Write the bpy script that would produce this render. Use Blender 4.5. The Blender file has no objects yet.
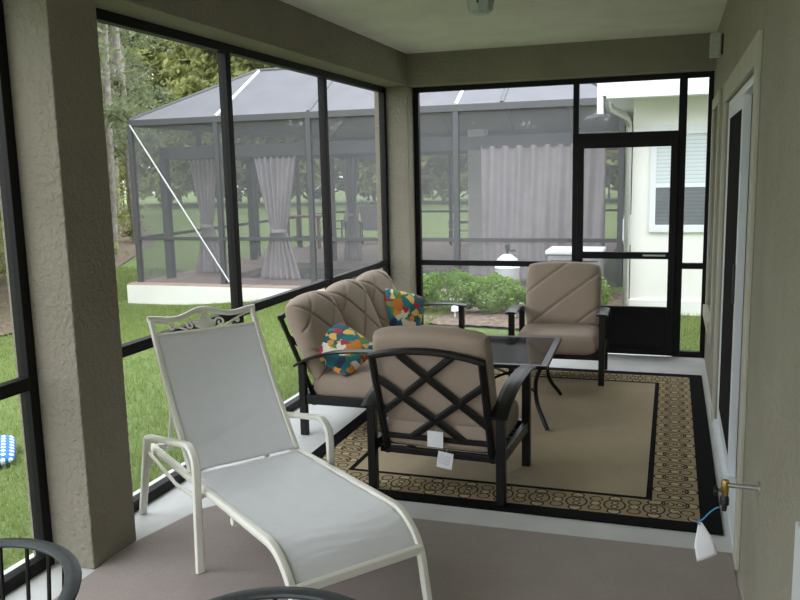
import bpy, bmesh, math, random
import numpy as np
from mathutils import Vector, Matrix
S = bpy.context.scene
COL = S.collection
PI = math.pi
random.seed(7); RNG = np.random.default_rng(7)

# ------------------------------------------------------------------ camera, sky, exposure
F_PX, YAW, PITCH, ROLL = 817.56, -0.3218, 0.15469, -0.0222
cam_d = bpy.data.cameras.new('camera'); cam = bpy.data.objects.new('camera', cam_d); COL.objects.link(cam)
cam_d.sensor_width = 36.0; cam_d.lens = F_PX / 800 * 36.0; cam_d.clip_start = 0.05; cam_d.clip_end = 400
fw = Vector((math.sin(YAW) * math.cos(PITCH), math.cos(YAW) * math.cos(PITCH), -math.sin(PITCH)))
rt = Vector((math.cos(YAW), -math.sin(YAW), 0)); up = rt.cross(fw)
r2 = rt * math.cos(ROLL) + up * math.sin(ROLL); u2 = -rt * math.sin(ROLL) + up * math.cos(ROLL)
cam.matrix_world = Matrix(((r2.x, u2.x, -fw.x, 0), (r2.y, u2.y, -fw.y, 0), (r2.z, u2.z, -fw.z, 1.65), (0, 0, 0, 1)))
S.camera = cam

world = bpy.data.worlds.new('overcast_sky'); S.world = world; world.use_nodes = True
wn = world.node_tree; wn.nodes.clear()
w_out = wn.nodes.new('ShaderNodeOutputWorld'); w_bg = wn.nodes.new('ShaderNodeBackground')
w_bg.inputs[1].default_value = 1.0
# overcast sky: brighter overhead than at the horizon
w_tc = wn.nodes.new('ShaderNodeTexCoord'); w_sep = wn.nodes.new('ShaderNodeSeparateXYZ'); w_rp = wn.nodes.new('ShaderNodeValToRGB')
wn.links.new(w_tc.outputs['Generated'], w_sep.inputs[0]); wn.links.new(w_sep.outputs[2], w_rp.inputs[0]); wn.links.new(w_rp.outputs[0], w_bg.inputs[0])
w_rp.color_ramp.elements[0].position = 0.0; w_rp.color_ramp.elements[0].color = (.60, .63, .66, 1)
w_rp.color_ramp.elements[1].position = 0.9; w_rp.color_ramp.elements[1].color = (1.15, 1.22, 1.30, 1)
wn.links.new(w_bg.outputs[0], w_out.inputs[0])
S.view_settings.view_transform = 'Standard'; S.view_settings.look = 'None'
S.view_settings.gamma = 1.0; S.view_settings.use_curve_mapping = False
S.view_settings.exposure = 2.2

# ------------------------------------------------------------------ materials
MATS = {}
class NT:
    """tiny node helper"""
    def __init__(s, name):
        s.m = bpy.data.materials.new(name); s.m.use_nodes = True; s.t = s.m.node_tree; s.t.nodes.clear()
        s.out = s.n('ShaderNodeOutputMaterial'); s.b = s.n('ShaderNodeBsdfPrincipled'); s.l(s.b.outputs[0], s.out.inputs[0])
    def n(s, k, **kw):
        x = s.t.nodes.new(k)
        for a, b in kw.items(): setattr(x, a, b)
        return x
    def l(s, a, b): s.t.links.new(a, b)
    def coord(s, kind='Object', scale=(1, 1, 1), rot=(0, 0, 0)):
        c = s.n('ShaderNodeTexCoord'); m = s.n('ShaderNodeMapping')
        m.inputs['Scale'].default_value = scale; m.inputs['Rotation'].default_value = rot
        s.l(c.outputs[kind], m.inputs[0]); return m.outputs[0]
    def noise(s, vec, scale, detail=3, rough=.5):
        x = s.n('ShaderNodeTexNoise'); s.l(vec, x.inputs['Vector'])
        x.inputs['Scale'].default_value = scale; x.inputs['Detail'].default_value = detail; x.inputs['Roughness'].default_value = rough
        return x.outputs[0]
    def ramp(s, fac, stops, const=False):
        x = s.n('ShaderNodeValToRGB'); s.l(fac, x.inputs[0]); e = x.color_ramp.elements
        while len(e) < len(stops): e.new(0.5)
        for i, (p, c) in enumerate(stops):
            e[i].position = p; e[i].color = (*c, 1) if len(c) == 3 else c
        if const: x.color_ramp.interpolation = 'CONSTANT'
        return x.outputs[0]
    def math(s, op, a, b=None, c=None):
        x = s.n('ShaderNodeMath', operation=op)
        for i, v in enumerate((a, b, c)):
            if v is None: continue
            if isinstance(v, (int, float)): x.inputs[i].default_value = v
            else: s.l(v, x.inputs[i])
        return x.outputs[0]
    def mix(s, f, a, b):
        x = s.n('ShaderNodeMix', data_type='RGBA')
        if isinstance(f, (int, float)): x.inputs[0].default_value = f
        else: s.l(f, x.inputs[0])
        for i, v in ((6, a), (7, b)):
            if isinstance(v, tuple): x.inputs[i].default_value = (*v, 1)
            else: s.l(v, x.inputs[i])
        return x.outputs[2]
    def bump(s, h, strength, dist=.01):
        x = s.n('ShaderNodeBump'); x.inputs['Strength'].default_value = strength; x.inputs['Distance'].default_value = dist
        s.l(h, x.inputs['Height']); s.l(x.outputs[0], s.b.inputs['Normal'])
    def base(s, c):
        if isinstance(c, tuple): s.b.inputs['Base Color'].default_value = (*c, 1)
        else: s.l(c, s.b.inputs['Base Color'])
    def set(s, **kw):
        for k, v in kw.items(): s.b.inputs[k.replace('_', ' ')].default_value = v

def simple(name, col, rough=.6, var=.12, scale=20, bump=0., bscale=60, metal=0., spec=.5, bdist=.004):
    t = NT(name); v = t.coord()
    n = t.noise(v, scale, 4)
    lo = tuple(c * (1 - var) for c in col); hi = tuple(min(1, c * (1 + var)) for c in col)
    t.base(t.ramp(n, [(.3, lo), (.7, hi)]))
    t.set(Roughness=rough, Metallic=metal); t.b.inputs['Specular IOR Level'].default_value = spec
    if bump: t.bump(t.noise(v, bscale, 4), bump, bdist)
    MATS[name] = t.m; return t.m

def stucco(name, col, lump=38):
    t = NT(name); v = t.coord()
    n = t.noise(v, 3, 4)
    t.base(t.ramp(n, [(.3, tuple(c * .93 for c in col)), (.7, tuple(c * 1.06 for c in col))]))
    t.set(Roughness=.85); t.b.inputs['Specular IOR Level'].default_value = .25
    a = t.noise(v, lump, 3, .55); a = t.ramp(a, [(.42, (0, 0, 0)), (.6, (1, 1, 1))])
    b = t.noise(v, 140, 2)
    h = t.math('ADD', t.math('MULTIPLY', a, .8), t.math('MULTIPLY', b, .35))
    t.bump(h, .7, .006); return t.m
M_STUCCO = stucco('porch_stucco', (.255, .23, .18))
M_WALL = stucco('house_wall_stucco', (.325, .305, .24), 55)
M_CEIL = stucco('ceiling_texture', (.80, .79, .72), 60)
M_BAND = simple('smooth_trim_band', (.45, .44, .35), .7, .04, 8)
M_WHITEWALL = simple('neighbour_stucco', (.84, .83, .78), .85, .03, 2, .15, 60, spec=.2)
M_WHITE = simple('white_vinyl', (.75, .78, .80), .4, .03, 5)
M_FRAME = simple('bronze_aluminium', (.0055, .005, .005), .5, .2, 10, spec=.2)
M_IRON = simple('dark_chair_metal', (.006, .0055, .0055), .36, .2, 30, .05, 200, spec=.35)
M_SLAB = simple('pale_concrete', (.58, .58, .565), .75, .06, 5, .25, 120)
M_CREAM = simple('cream_enamel', (.78, .76, .68), .32, .03, 10)
M_TAN = None
M_STEEL = simple('galvanised_metal', (.5, .5, .48), .35, .1, 30, metal=.8)
M_BRASS = simple('brass', (.45, .30, .10), .35, .15, 30, metal=.9)
M_BLACKP = simple('black_plastic', (.01, .01, .012), .4, .1)
M_BLUE = simple('blue_string', (.05, .35, .62), .6, .1)
M_PAPER = simple('white_paper', (.82, .82, .84), .7, .03, 15)
M_MULCH = simple('mulch_soil', (.16, .115, .085), .95, .5, 14, .8, 30, bdist=.03)
M_BARK = simple('pale_bark', (.27, .24, .21), .9, .35, 5, .8, 16, bdist=.05)
M_DECK = simple('brown_pavers', (.38, .29, .245), .7, .15, 3, .2, 40)
M_WATER = simple('pool_water', (.05, .12, .13), .06, .2, 2, .25, 3, bdist=.02)
M_SHINGLE = simple('grey_shingles', (.21, .195, .18), .9, .3, 6, .6, 30, bdist=.02)
M_CURT = simple('grey_curtain', (.50, .455, .465), .9, .06, 5)
M_ORANGE = simple('orange_wood', (.36, .19, .10), .5, .15, 6)
M_CAGE = simple('cage_bronze', (.085, .085, .09), .5, .1)
M_IRONGREY = simple('weathered_grey_metal', (.055, .062, .07), .42, .15, 30, .05, 200, spec=.5)

def fabric(name, col, scale=420, rough=.95):
    t = NT(name); v = t.coord()
    n = t.noise(v, 6, 4); f = t.noise(v, scale, 2)
    c1 = t.ramp(n, [(.3, tuple(c * .92 for c in col)), (.7, tuple(c * 1.06 for c in col))])
    c2 = t.mix(t.ramp(f, [(.4, (0, 0, 0)), (.6, (1, 1, 1))]), tuple(c * .82 for c in col), c1)
    t.base(c2); t.set(Roughness=rough); t.b.inputs['Specular IOR Level'].default_value = .15
    t.b.inputs['Sheen Weight'].default_value = .15
    t.bump(f, .35, .002); return t.m
M_TAN = fabric('tan_cushion_fabric', (.44, .345, .275))
M_CARPET = fabric('brown_outdoor_carpet', (.33, .275, .25), 300)

def sling_mat():
    t = NT('pale_sling_mesh'); v = t.coord('UV')
    x = t.n('ShaderNodeTexWave', wave_type='BANDS', bands_direction='Y'); t.l(v, x.inputs[0]); x.inputs['Scale'].default_value = 60
    x.inputs['Distortion'].default_value = 1.5; x.inputs['Detail'].default_value = 3
    n = t.noise(v, 14, 3); n2 = t.noise(v, 500, 2)
    c = t.mix(n, (.76, .76, .78), (.84, .845, .87)); c = t.mix(t.math('MULTIPLY', x.outputs[1], .35), c, (.62, .62, .65))
    t.base(c); t.set(Roughness=.6); t.bump(n2, .3, .002); return t.m
M_SLING = sling_mat()

def screen_mat(name, opacity, col):
    t = NT(name); t.t.nodes.remove(t.b)
    d = t.n('ShaderNodeBsdfDiffuse'); d.inputs[0].default_value = (*col, 1)
    tr = t.n('ShaderNodeBsdfTransparent'); mx = t.n('ShaderNodeMixShader'); mx.inputs[0].default_value = opacity
    v = t.coord(scale=(1, 1, 1)); n = t.noise(v, 2.5, 2)
    o = t.math('MULTIPLY_ADD', n, opacity * .3, opacity * .85); t.l(o, mx.inputs[0])
    t.l(tr.outputs[0], mx.inputs[1]); t.l(d.outputs[0], mx.inputs[2]); t.l(mx.outputs[0], t.out.inputs[0])
    return t.m
M_SCREEN = screen_mat('insect_screen_mesh', .16, (.30, .30, .32))
M_CSCREEN = screen_mat('pool_cage_screen_mesh', .36, (.22, .22, .235))
M_CSCREEN2 = screen_mat('window_screen_mesh', .55, (.08, .08, .09))
M_RSCREEN = screen_mat('pool_cage_roof_mesh', .90, (.20, .20, .215))

def glass_dark(name, col=(.012, .013, .013), rough=.06):
    t = NT(name); n = t.noise(t.coord(), 3, 2)
    t.base(t.ramp(n, [(.3, col), (.7, tuple(c * 1.3 for c in col))])); t.set(Roughness=rough, IOR=1.5)
    return t.m
M_GLASS = glass_dark('dark_window_glass')  # near-black opaque base stands in for the unlit room behind
M_TGLASS = glass_dark('smoked_table_glass', (.02, .018, .018), .07)

def blinds_mat():
    t = NT('pale_window_blinds'); v = t.coord()
    sx = t.n('ShaderNodeSeparateXYZ'); t.l(v, sx.inputs[0])
    f = t.math('FRACT', t.math('MULTIPLY', sx.outputs[2], 22))
    t.base(t.ramp(f, [(.0, (.35, .38, .40)), (.2, (.62, .68, .70)), (1., (.66, .72, .74))])); t.set(Roughness=.25); return t.m
M_BLIND = blinds_mat()

M_DARKMESH = simple('dark_screen_mesh', (.010, .010, .010), .9, .1, 50, spec=.1)
def leaf_mat(name, a, b, c):
    t = NT(name); oi = t.n('ShaderNodeObjectInfo'); v = t.coord()
    n = t.noise(v, 1.3, 3); n2 = t.noise(v, 25, 2)
    col = t.mix(t.ramp(n, [(.35, (0, 0, 0)), (.65, (1, 1, 1))]), a, b)
    col = t.mix(t.ramp(n2, [(.45, (0, 0, 0)), (.7, (1, 1, 1))]), col, c)
    col = t.mix(t.math('MULTIPLY', oi.outputs['Random'], .45), col, tuple(x * 1.5 for x in b))
    t.base(col); t.set(Roughness=.6)
    tr = t.n('ShaderNodeBsdfTranslucent'); t.l(col, tr.inputs[0]); mx = t.n('ShaderNodeMixShader'); mx.inputs[0].default_value = .5
    t.l(t.b.outputs[0], mx.inputs[1]); t.l(tr.outputs[0], mx.inputs[2]); t.l(mx.outputs[0], t.out.inputs[0])
    return t.m
M_LEAF = leaf_mat('broadleaf_green', (.17, .195, .07), (.36, .38, .12), (.24, .25, .11))
M_PINE = leaf_mat('pine_needles', (.12, .145, .08), (.20, .23, .11), (.15, .17, .10))
M_HEDGE = leaf_mat('hedge_leaves', (.11, .20, .045), (.26, .37, .10), (.18, .29, .07))
M_BLADE = leaf_mat('grass_blades', (.13, .20, .04), (.23, .30, .08), (.29, .30, .12))
def lawn_mat():
    t = NT('lawn_green'); v = t.coord()
    n = t.noise(v, .8, 5); n2 = t.noise(v, 12, 5, .7); n3 = t.noise(v, 70, 3, .7)
    c = t.mix(t.ramp(n, [(.35, (0, 0, 0)), (.65, (1, 1, 1))]), (.14, .21, .05), (.21, .28, .08))
    c = t.mix(t.ramp(n2, [(.5, (0, 0, 0)), (.72, (1, 1, 1))]), c, (.26, .27, .11))
    c = t.mix(t.ramp(n3, [(.4, (1, 1, 1)), (.6, (0, 0, 0))]), c, (.09, .14, .035))
    t.base(c); t.set(Roughness=.9); t.bump(n3, .8, .03); return t.m
M_LAWN = lawn_mat()

def floral_mat():
    t = NT('floral_pillow_fabric'); v = t.coord('UV')
    n = t.n('ShaderNodeTexNoise'); t.l(v, n.inputs['Vector']); n.inputs['Scale'].default_value = 5
    vm = t.n('ShaderNodeVectorMath', operation='ADD'); sc = t.n('ShaderNodeVectorMath', operation='SCALE'); sc.inputs[3].default_value = .22
    t.l(n.outputs[1], sc.inputs[0]); t.l(v, vm.inputs[0]); t.l(sc.outputs[0], vm.inputs[1])
    def vor(scale, rnd=1.):
        x = t.n('ShaderNodeTexVoronoi'); x.inputs['Scale'].default_value = scale; x.inputs['Randomness'].default_value = rnd
        t.l(vm.outputs[0], x.inputs['Vector']); return x
    a = vor(4.2); b = vor(9.)
    sa = t.n('ShaderNodeSeparateColor'); t.l(a.outputs['Color'], sa.inputs[0])
    sb = t.n('ShaderNodeSeparateColor'); t.l(b.outputs['Color'], sb.inputs[0])
    pal = [(0, (.02, .13, .18)), (.25, (.025, .19, .23)), (.50, (.65, .22, .03)), (.56, (.80, .76, .64)), (.68, (.45, .03, .03)), (.80, (.03, .06, .10)), (.9, (.15, .26, .06))]
    ca = t.ramp(sa.outputs[0], pal, True)
    pal2 = [(0, (.85, .80, .68)), (.2, (.80, .32, .05)), (.4, (.04, .25, .30)), (.6, (.85, .55, .12)), (.75, (.50, .04, .06)), (.9, (.22, .32, .10))]
    cb = t.ramp(sb.outputs[1], pal2, True)
    c = t.mix(t.math('GREATER_THAN', sb.outputs[0], .62), ca, cb)
    t.base(c); t.set(Roughness=.85); return t.m
M_FLORAL = floral_mat()
def dots_mat():
    t = NT('blue_polka_dot_fabric'); v = t.coord('UV')
    vo = t.n('ShaderNodeTexVoronoi'); vo.inputs['Scale'].default_value = 9; vo.inputs['Randomness'].default_value = 0.; t.l(v, vo.inputs['Vector'])
    t.base(t.mix(t.math('LESS_THAN', vo.outputs['Distance'], .30), (.02, .16, .55), (.8, .85, .9))); t.set(Roughness=.8); return t.m
M_DOTS = dots_mat()

def rug_pattern():
    """chain of gold ovals and rings; UV = metres along (u) and across (v) the border band"""
    t = NT('rug_border_pattern'); v = t.coord('UV'); sx = t.n('ShaderNodeSeparateXYZ'); t.l(v, sx.inputs[0])
    U, V = sx.outputs[0], sx.outputs[1]
    P = .185
    p = t.math('MULTIPLY', t.math('SUBTRACT', t.math('FRACT', t.math('DIVIDE', U, P)), .5), P)
    ph = t.math('MULTIPLY', t.math('SUBTRACT', t.math('FRACT', t.math('ADD', t.math('DIVIDE', U, P), .5)), .5), P)
    def dist(px, cy, ax=1., ay=1.):
        a = t.math('MULTIPLY', px, ax); b = t.math('MULTIPLY', t.math('SUBTRACT', V, cy), ay)
        return t.math('SQRT', t.math('ADD', t.math('MULTIPLY', a, a), t.math('MULTIPLY', b, b)))
    def ring(d, r, w): return t.math('LESS_THAN', t.math('ABSOLUTE', t.math('SUBTRACT', d, r)), w)
    dc = dist(p, .11, 1., .8)
    d1 = dist(p, .032); d2 = dist(p, .188)
    dh = dist(ph, .11, 1.1, 1.); dh1 = dist(ph, .055); dh2 = dist(ph, .165)
    dl = t.math('MINIMUM', dist(p, .088), dist(p, .132))
    rings = ring(dc, .050, .0045)
    for d, r, w in ((d1, .030, .0045), (d2, .030, .0045), (dh, .026, .004), (dh1, .030, .004), (dh2, .030, .004), (dl, .016, .004)):
        rings = t.math('MAXIMUM', rings, ring(d, r, w))
    fill = t.math('MAXIMUM', t.math('LESS_THAN', d1, .026), t.math('LESS_THAN', d2, .026))
    fill = t.math('MAXIMUM', fill, t.math('LESS_THAN', dl, .012))
    fill = t.math('MAXIMUM', fill, t.math('LESS_THAN', dh, .022))
    n = t.noise(t.coord(), 400, 2)
    bg = t.mix(n, (.32, .24, .145), (.42, .325, .205))
    c = t.mix(fill, bg, (.50, .42, .24)); c = t.mix(rings, c, (.055, .043, .03))
    t.base(c); t.set(Roughness=.95); t.b.inputs['Specular IOR Level'].default_value = .1
    t.bump(n, .4, .002); return t.m
M_RUGP = rug_pattern()
M_RUGF = fabric('rug_tan_field', (.44, .345, .215), 350)
M_RUGB = simple('rug_black_border', (.006, .0055, .006), .95, .2, 300, .3, 350, spec=.1)

# ------------------------------------------------------------------ mesh helpers
def tag(o, label=None, cat=None, group=None, kind=None):
    if label: o['label'] = label
    if cat: o['category'] = cat
    if group: o['group'] = group
    if kind: o['kind'] = kind
    return o
def empty(name, loc, rz=0., label=None, cat=None, group=None):
    o = bpy.data.objects.new(name, None); o.location = loc; o.rotation_euler = (0, 0, rz); o.empty_display_size = .1
    COL.objects.link(o); return tag(o, label, cat, group)
def kids(o): return list(o.children)
def copy_tree(o, parent=None):
    c = o.copy(); COL.objects.link(c)
    if parent is not None: c.parent = parent
    for ch in kids(o): copy_tree(ch, c)
    return c

class MB:
    def __init__(s): s.v = []; s.f = []; s.uv = {}
    def add(s, vs, fs):
        n = len(s.v); s.v += [tuple(x) for x in vs]; s.f += [tuple(i + n for i in f) for f in fs]; return s
    def box(s, x0, x1, y0, y1, z0, z1, bv=0.0):
        if x0 > x1: x0, x1 = x1, x0
        if y0 > y1: y0, y1 = y1, y0
        if z0 > z1: z0, z1 = z1, z0
        bm = bmesh.new(); bmesh.ops.create_cube(bm, size=1)
        for v in bm.verts: v.co = ((x0 + x1) / 2 + v.co.x * (x1 - x0), (y0 + y1) / 2 + v.co.y * (y1 - y0), (z0 + z1) / 2 + v.co.z * (z1 - z0))
        if bv: bmesh.ops.bevel(bm, geom=bm.edges[:], offset=bv, segments=2, affect='EDGES', profile=.5)
        bm.verts.index_update()
        s.add([v.co for v in bm.verts], [[v.index for v in f.verts] for f in bm.faces]); bm.free(); return s
    def sweep(s, pts, side, a, b, n=8, p=4., taper=None):
        """pts path; side = reference vector; section half-sizes a (along side) and b (other way); superellipse exponent p"""
        pts = [Vector(q) for q in pts]; side = Vector(side).normalized(); N = len(pts); vs = []; fs = []
        for i, q in enumerate(pts):
            t0 = (pts[i] - pts[i - 1]).normalized() if i else (pts[1] - pts[0]).normalized()
            t1 = (pts[i + 1] - pts[i]).normalized() if i < N - 1 else t0
            t = (t0 + t1).normalized() if (t0 + t1).length > 1e-6 else t0
            sd = (side - t * side.dot(t))
            sd = sd.normalized() if sd.length > 1e-4 else t.orthogonal().normalized()
            o = t.cross(sd); k = 1 / max(.35, math.sqrt(max(0.05, (1 + t0.dot(t1)) / 2)))
            tp = taper[i] if taper else 1.
            for j in range(n):
                an = 2 * PI * (j + .5) / n; c, d = math.cos(an), math.sin(an)
                r = (abs(c) ** p + abs(d) ** p) ** (-1 / p)
                vs.append(q + sd * (c * r * a * tp) + o * (d * r * b * tp * k))
        for i in range(N - 1):
            for j in range(n):
                k2 = (j + 1) % n
                fs.append((i * n + j, i * n + k2, (i + 1) * n + k2, (i + 1) * n + j))
        fs.append(tuple(range(n))[::-1]); fs.append(tuple((N - 1) * n + j for j in range(n)))
        return s.add(vs, fs)
    def bar(s, p, q, w, side=(0, 0, 1), h=None): return s.sweep([p, q], side, w / 2, (h or w) / 2, 8, 6)
    def tube(s, pts, r, n=10, taper=None):
        d = (Vector(pts[-1]) - Vector(pts[0])); ref = (0, 0, 1) if abs(d.normalized().z if d.length else 0) < .9 else (1, 0, 0)
        return s.sweep(pts, ref, r, r, n, 2., taper)
    def lathe(s, prof, c=(0, 0, 0), n=24, axis='z'):
        vs = []; fs = []; m = len(prof)
        for r, z in prof:
            for j in range(n):
                an = 2 * PI * j / n; x, y = r * math.cos(an), r * math.sin(an)
                P = (x, y, z) if axis == 'z' else ((z, x, y) if axis == 'x' else (x, z, y))
                vs.append((P[0] + c[0], P[1] + c[1], P[2] + c[2]))
        for i in range(m - 1):
            for j in range(n):
                k = (j + 1) % n; fs.append((i * n + j, i * n + k, (i + 1) * n + k, (i + 1) * n + j))
        fs.append(tuple(range(n))[::-1]); fs.append(tuple((m - 1) * n + j for j in range(n)))
        return s.add(vs, fs)
    def prism(s, poly, z0, z1):
        n = len(poly); vs = [(x, y, z0) for x, y in poly] + [(x, y, z1) for x, y in poly]
        fs = [tuple(range(n))[::-1], tuple(range(n, 2 * n))] + [(i, (i + 1) % n, n + (i + 1) % n, n + i) for i in range(n)]
        return s.add(vs, fs)
    def build(s, name, mat, parent=None, smooth=False, fix=True):
        me = bpy.data.meshes.new(name); me.from_pydata(s.v, [], s.f)
        if fix:
            bm = bmesh.new(); bm.from_mesh(me); bmesh.ops.recalc_face_normals(bm, faces=bm.faces[:]); bm.to_mesh(me); bm.free()
        return link(name, me, mat, parent, smooth)
def link(name, me, mat, parent=None, smooth=False):
    for m in (mat if isinstance(mat, (list, tuple)) else [mat]): me.materials.append(m)
    o = bpy.data.objects.new(name, me); COL.objects.link(o)
    if parent is not None: o.parent = parent
    if smooth:
        for p in me.polygons: p.use_smooth = True
        try: me.set_sharp_from_angle(angle=math.radians(40))
        except Exception: pass
    return o
def struct(o): o['kind'] = 'structure'; return o
def arc(fn, n): return [fn(i / (n - 1)) for i in range(n)]
def bez(P, n=14):
    """smooth Catmull-Rom through control points"""
    P = [Vector(p) for p in P]; Q = [P[0] * 2 - P[1]] + P + [P[-1] * 2 - P[-2]]; out = []
    for i in range(1, len(Q) - 2):
        for k in range(n):
            t = k / n; a, b, c, d = Q[i - 1], Q[i], Q[i + 1], Q[i + 2]
            out.append(.5 * ((2 * b) + (c - a) * t + (2 * a - 5 * b + 4 * c - d) * t * t + (3 * b - a - 3 * c + d) * t ** 3))
    out.append(P[-1]); return out
def rnd_corner(P, r, n=5):
    """polyline with rounded corners"""
    P = [Vector(p) for p in P]; out = [P[0]]
    for i in range(1, len(P) - 1):
        a = (P[i - 1] - P[i]); b = (P[i + 1] - P[i]); rr = min(r, a.length * .49, b.length * .49)
        s, e = P[i] + a.normalized() * rr, P[i] + b.normalized() * rr
        for k in range(n + 1):
            t = k / n; out.append(s.lerp(P[i], t).lerp(P[i].lerp(e, t), t))
    out.append(P[-1]); return out

def cushion(W, H, T, p=6., grooves=None, gd=.012, nu=44, nv=40, crown=0., e=2.2, back=.72):
    """cushion standing in the local XZ plane, thickness along Y, front at +Y"""
    us = [math.sin(PI / 2 * (-1 + 2 * i / nu)) for i in range(nu + 1)]; vs_ = [math.sin(PI / 2 * (-1 + 2 * j / nv)) for j in range(nv + 1)]
    V = []; Fc = []; UV = []
    def pt(u, v, sgn):
        x = W / 2 * u * (1 - .055 * v * v * v * v * abs(u)); z = H / 2 * v * (1 - .055 * u ** 4 * abs(v)) + crown * (1 - u * u) * (v + 1) / 2
        t = T / 2 * max(0, 1 - abs(u) ** p) ** (1 / e) * max(0, 1 - abs(v) ** p) ** (1 / e)
        t *= (1 + .10 * (1 - u * u) * (1 - v * v)) if sgn > 0 else back
        if grooves and sgn > 0: t -= gd * min(1, t / (T * .3)) * grooves(x, z)
        return (x, sgn * t, z)
    n = nu + 1
    for sgn in (1, -1):
        for v in vs_:
            for u in us: V.append(pt(u, v, sgn)); UV.append(((u + 1) / 2 * W / .45, (v + 1) / 2 * H / .45))
    off = n * (nv + 1)
    for j in range(nv):
        for i in range(nu):
            a = j * n + i; Fc.append((a, a + n, a + n + 1, a + 1)); b = a + off; Fc.append((b, b + 1, b + n + 1, b + n))
    me = bpy.data.meshes.new('cushion'); me.from_pydata(V, [], Fc)
    uvl = me.uv_layers.new(name='UVMap')
    for lp in me.loops: uvl.data[lp.index].uv = UV[lp.vertex_index]
    bm = bmesh.new(); bm.from_mesh(me); bmesh.ops.remove_doubles(bm, verts=bm.verts[:], dist=1e-4)
    bmesh.ops.recalc_face_normals(bm, faces=bm.faces[:]); bm.to_mesh(me); bm.free()
    return me
def quilt(step, w=.006, ox=0.):
    def g(x, z):
        s = 0
        for k in (1, -1):
            d = ((x - ox) + k * z * 1.15) / step; d = abs(d - round(d)) * step * .66
            s = max(s, math.exp(-(d / w) ** 2))
        return s
    return g
def one_way(step, w=.006):
    def g(x, z):
        d = (x + z * 1.25 + .07) / step; d = abs(d - round(d)) * step * .55
        return math.exp(-(d / w) ** 2)
    return g

# ================================================================== THE SETTING
XL, YB, XR, ZC = -2.505, 7.407, 0.305, 2.70
Y0 = -2.6
# floor slab
fl = struct(MB().box(-2.68, XR + .05, Y0, YB + .12, -.14, 0, .004).build('floor', M_SLAB))
struct(MB().box(-2.62, XR + .2, Y0, YB + .22, ZC, ZC + .12).build('ceiling', M_CEIL))
# left header beam + back header beam
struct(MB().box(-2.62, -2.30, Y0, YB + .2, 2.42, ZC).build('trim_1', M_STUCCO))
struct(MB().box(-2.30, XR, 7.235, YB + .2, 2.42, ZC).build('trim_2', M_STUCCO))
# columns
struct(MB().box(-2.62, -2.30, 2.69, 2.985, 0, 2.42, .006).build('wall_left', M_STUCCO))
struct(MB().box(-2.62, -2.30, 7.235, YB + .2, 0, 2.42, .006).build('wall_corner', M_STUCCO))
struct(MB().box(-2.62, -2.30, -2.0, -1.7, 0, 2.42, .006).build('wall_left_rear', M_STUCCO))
# rear end of the porch, behind the camera: header over an open screened bay
struct(MB().box(-2.30, XR, Y0, Y0 + .2, 2.42, ZC).build('trim_9', M_STUCCO))
struct(MB().box(-2.62, -2.30, Y0 - .02, Y0 + .2, 0, 2.42, .006).build('wall_rear', M_STUCCO))
# right wall with window and sliding door openings
DY0, DY1, DZ = 3.53, 5.50, 2.03
WY0, WY1, WZ0, WZ1 = 6.28, 7.12, .52, 2.08
TH = .20
m = MB()
def wseg(y0, y1, z0, z1): m.box(XR, XR + TH, y0, y1, z0, z1)
wseg(Y0, DY0, 0, ZC); wseg(DY0, DY1, DZ, ZC); wseg(DY1, WY0, 0, ZC); wseg(WY0, WY1, 0, WZ0); wseg(WY0, WY1, WZ1, ZC); wseg(WY1, YB + .2, 0, ZC)
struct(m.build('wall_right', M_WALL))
# smooth bands round door and window
m = MB(); b = .115; pr = .018
m.box(XR - pr, XR, DY0 - b, DY0, 0, DZ + b, .004).box(XR - pr, XR, DY1, DY1 + b, 0, DZ + b, .004).box(XR - pr, XR, DY0, DY1, DZ, DZ + b, .004)
struct(m.build('trim_3', M_BAND))
m = MB(); b = .09
m.box(XR - pr, XR, WY0 - b, WY0, WZ0 - b, WZ1 + b, .004).box(XR - pr, XR, WY1, WY1 + b, WZ0 - b, WZ1 + b, .004)
m.box(XR - pr, XR, WY0, WY1, WZ1, WZ1 + b, .004).box(XR - pr - .02, XR, WY0, WY1, WZ0 - b, WZ0, .004)
struct(m.build('trim_4', M_BAND))
struct(MB().box(XR - .015, XR, 1.2, 1.97, 0, .84, .004).build('trim_5', M_WHITE))

# sliding glass door
dr = struct(MB().box(XR + .01, XR + .16, DY0, DY0 + .035, 0, DZ).box(XR + .01, XR + .16, DY1 - .035, DY1, 0, DZ).box(XR + .01, XR + .16, DY0 + .035, DY1 - .035, DZ - .04, DZ)
            .box(XR - .012, XR + .16, DY0 + .035, DY1 - .035, 0, .035).build('door_1', M_WHITE))
def panel(x0, x1, y0, y1, z0, z1, st, rl, fm, gm, name, parent):
    mm = MB().box(x0, x1, y0, y0 + st, z0, z1, .003).box(x0, x1, y1 - st, y1, z0, z1, .003)
    mm.box(x0, x1, y0 + st, y1 - st, z0, z0 + rl).box(x0, x1, y0 + st, y1 - st, z1 - rl * .7, z1)
    p = mm.build(name, fm, parent)
    MB().box((x0 + x1) / 2 - .004, (x0 + x1) / 2 + .004, y0 + st, y1 - st, z0 + rl, z1 - rl * .7).build('glass_pane', gm, p)
    return p
p1 = panel(XR + .012, XR + .052, 4.42, DY1 - .035, .035, DZ - .04, .055, .09, M_WHITE, M_GLASS, 'sliding_panel', dr)
p2 = panel(XR + .062, XR + .11, DY0 + .035, 4.50, .035, DZ - .04, .055, .09, M_WHITE, M_GLASS, 'sliding_panel', dr)
MB().box(XR - .001, XR + .012, 4.445, 4.462, .95, 1.15, .003).build('door_handle', M_BLACKP, p1)
MB().box(XR + .053, XR + .062, 4.40, 4.50, .035, DZ - .04).build('dark_gap_strip', M_BLACKP, p2)  # black strip added to stand in for the dark gap beside the stile
MB().box(XR + .014, XR + .017, 4.475, DY1 - .09, .12, DZ - .10).build('insect_screen', M_DARKMESH, p1)
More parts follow.
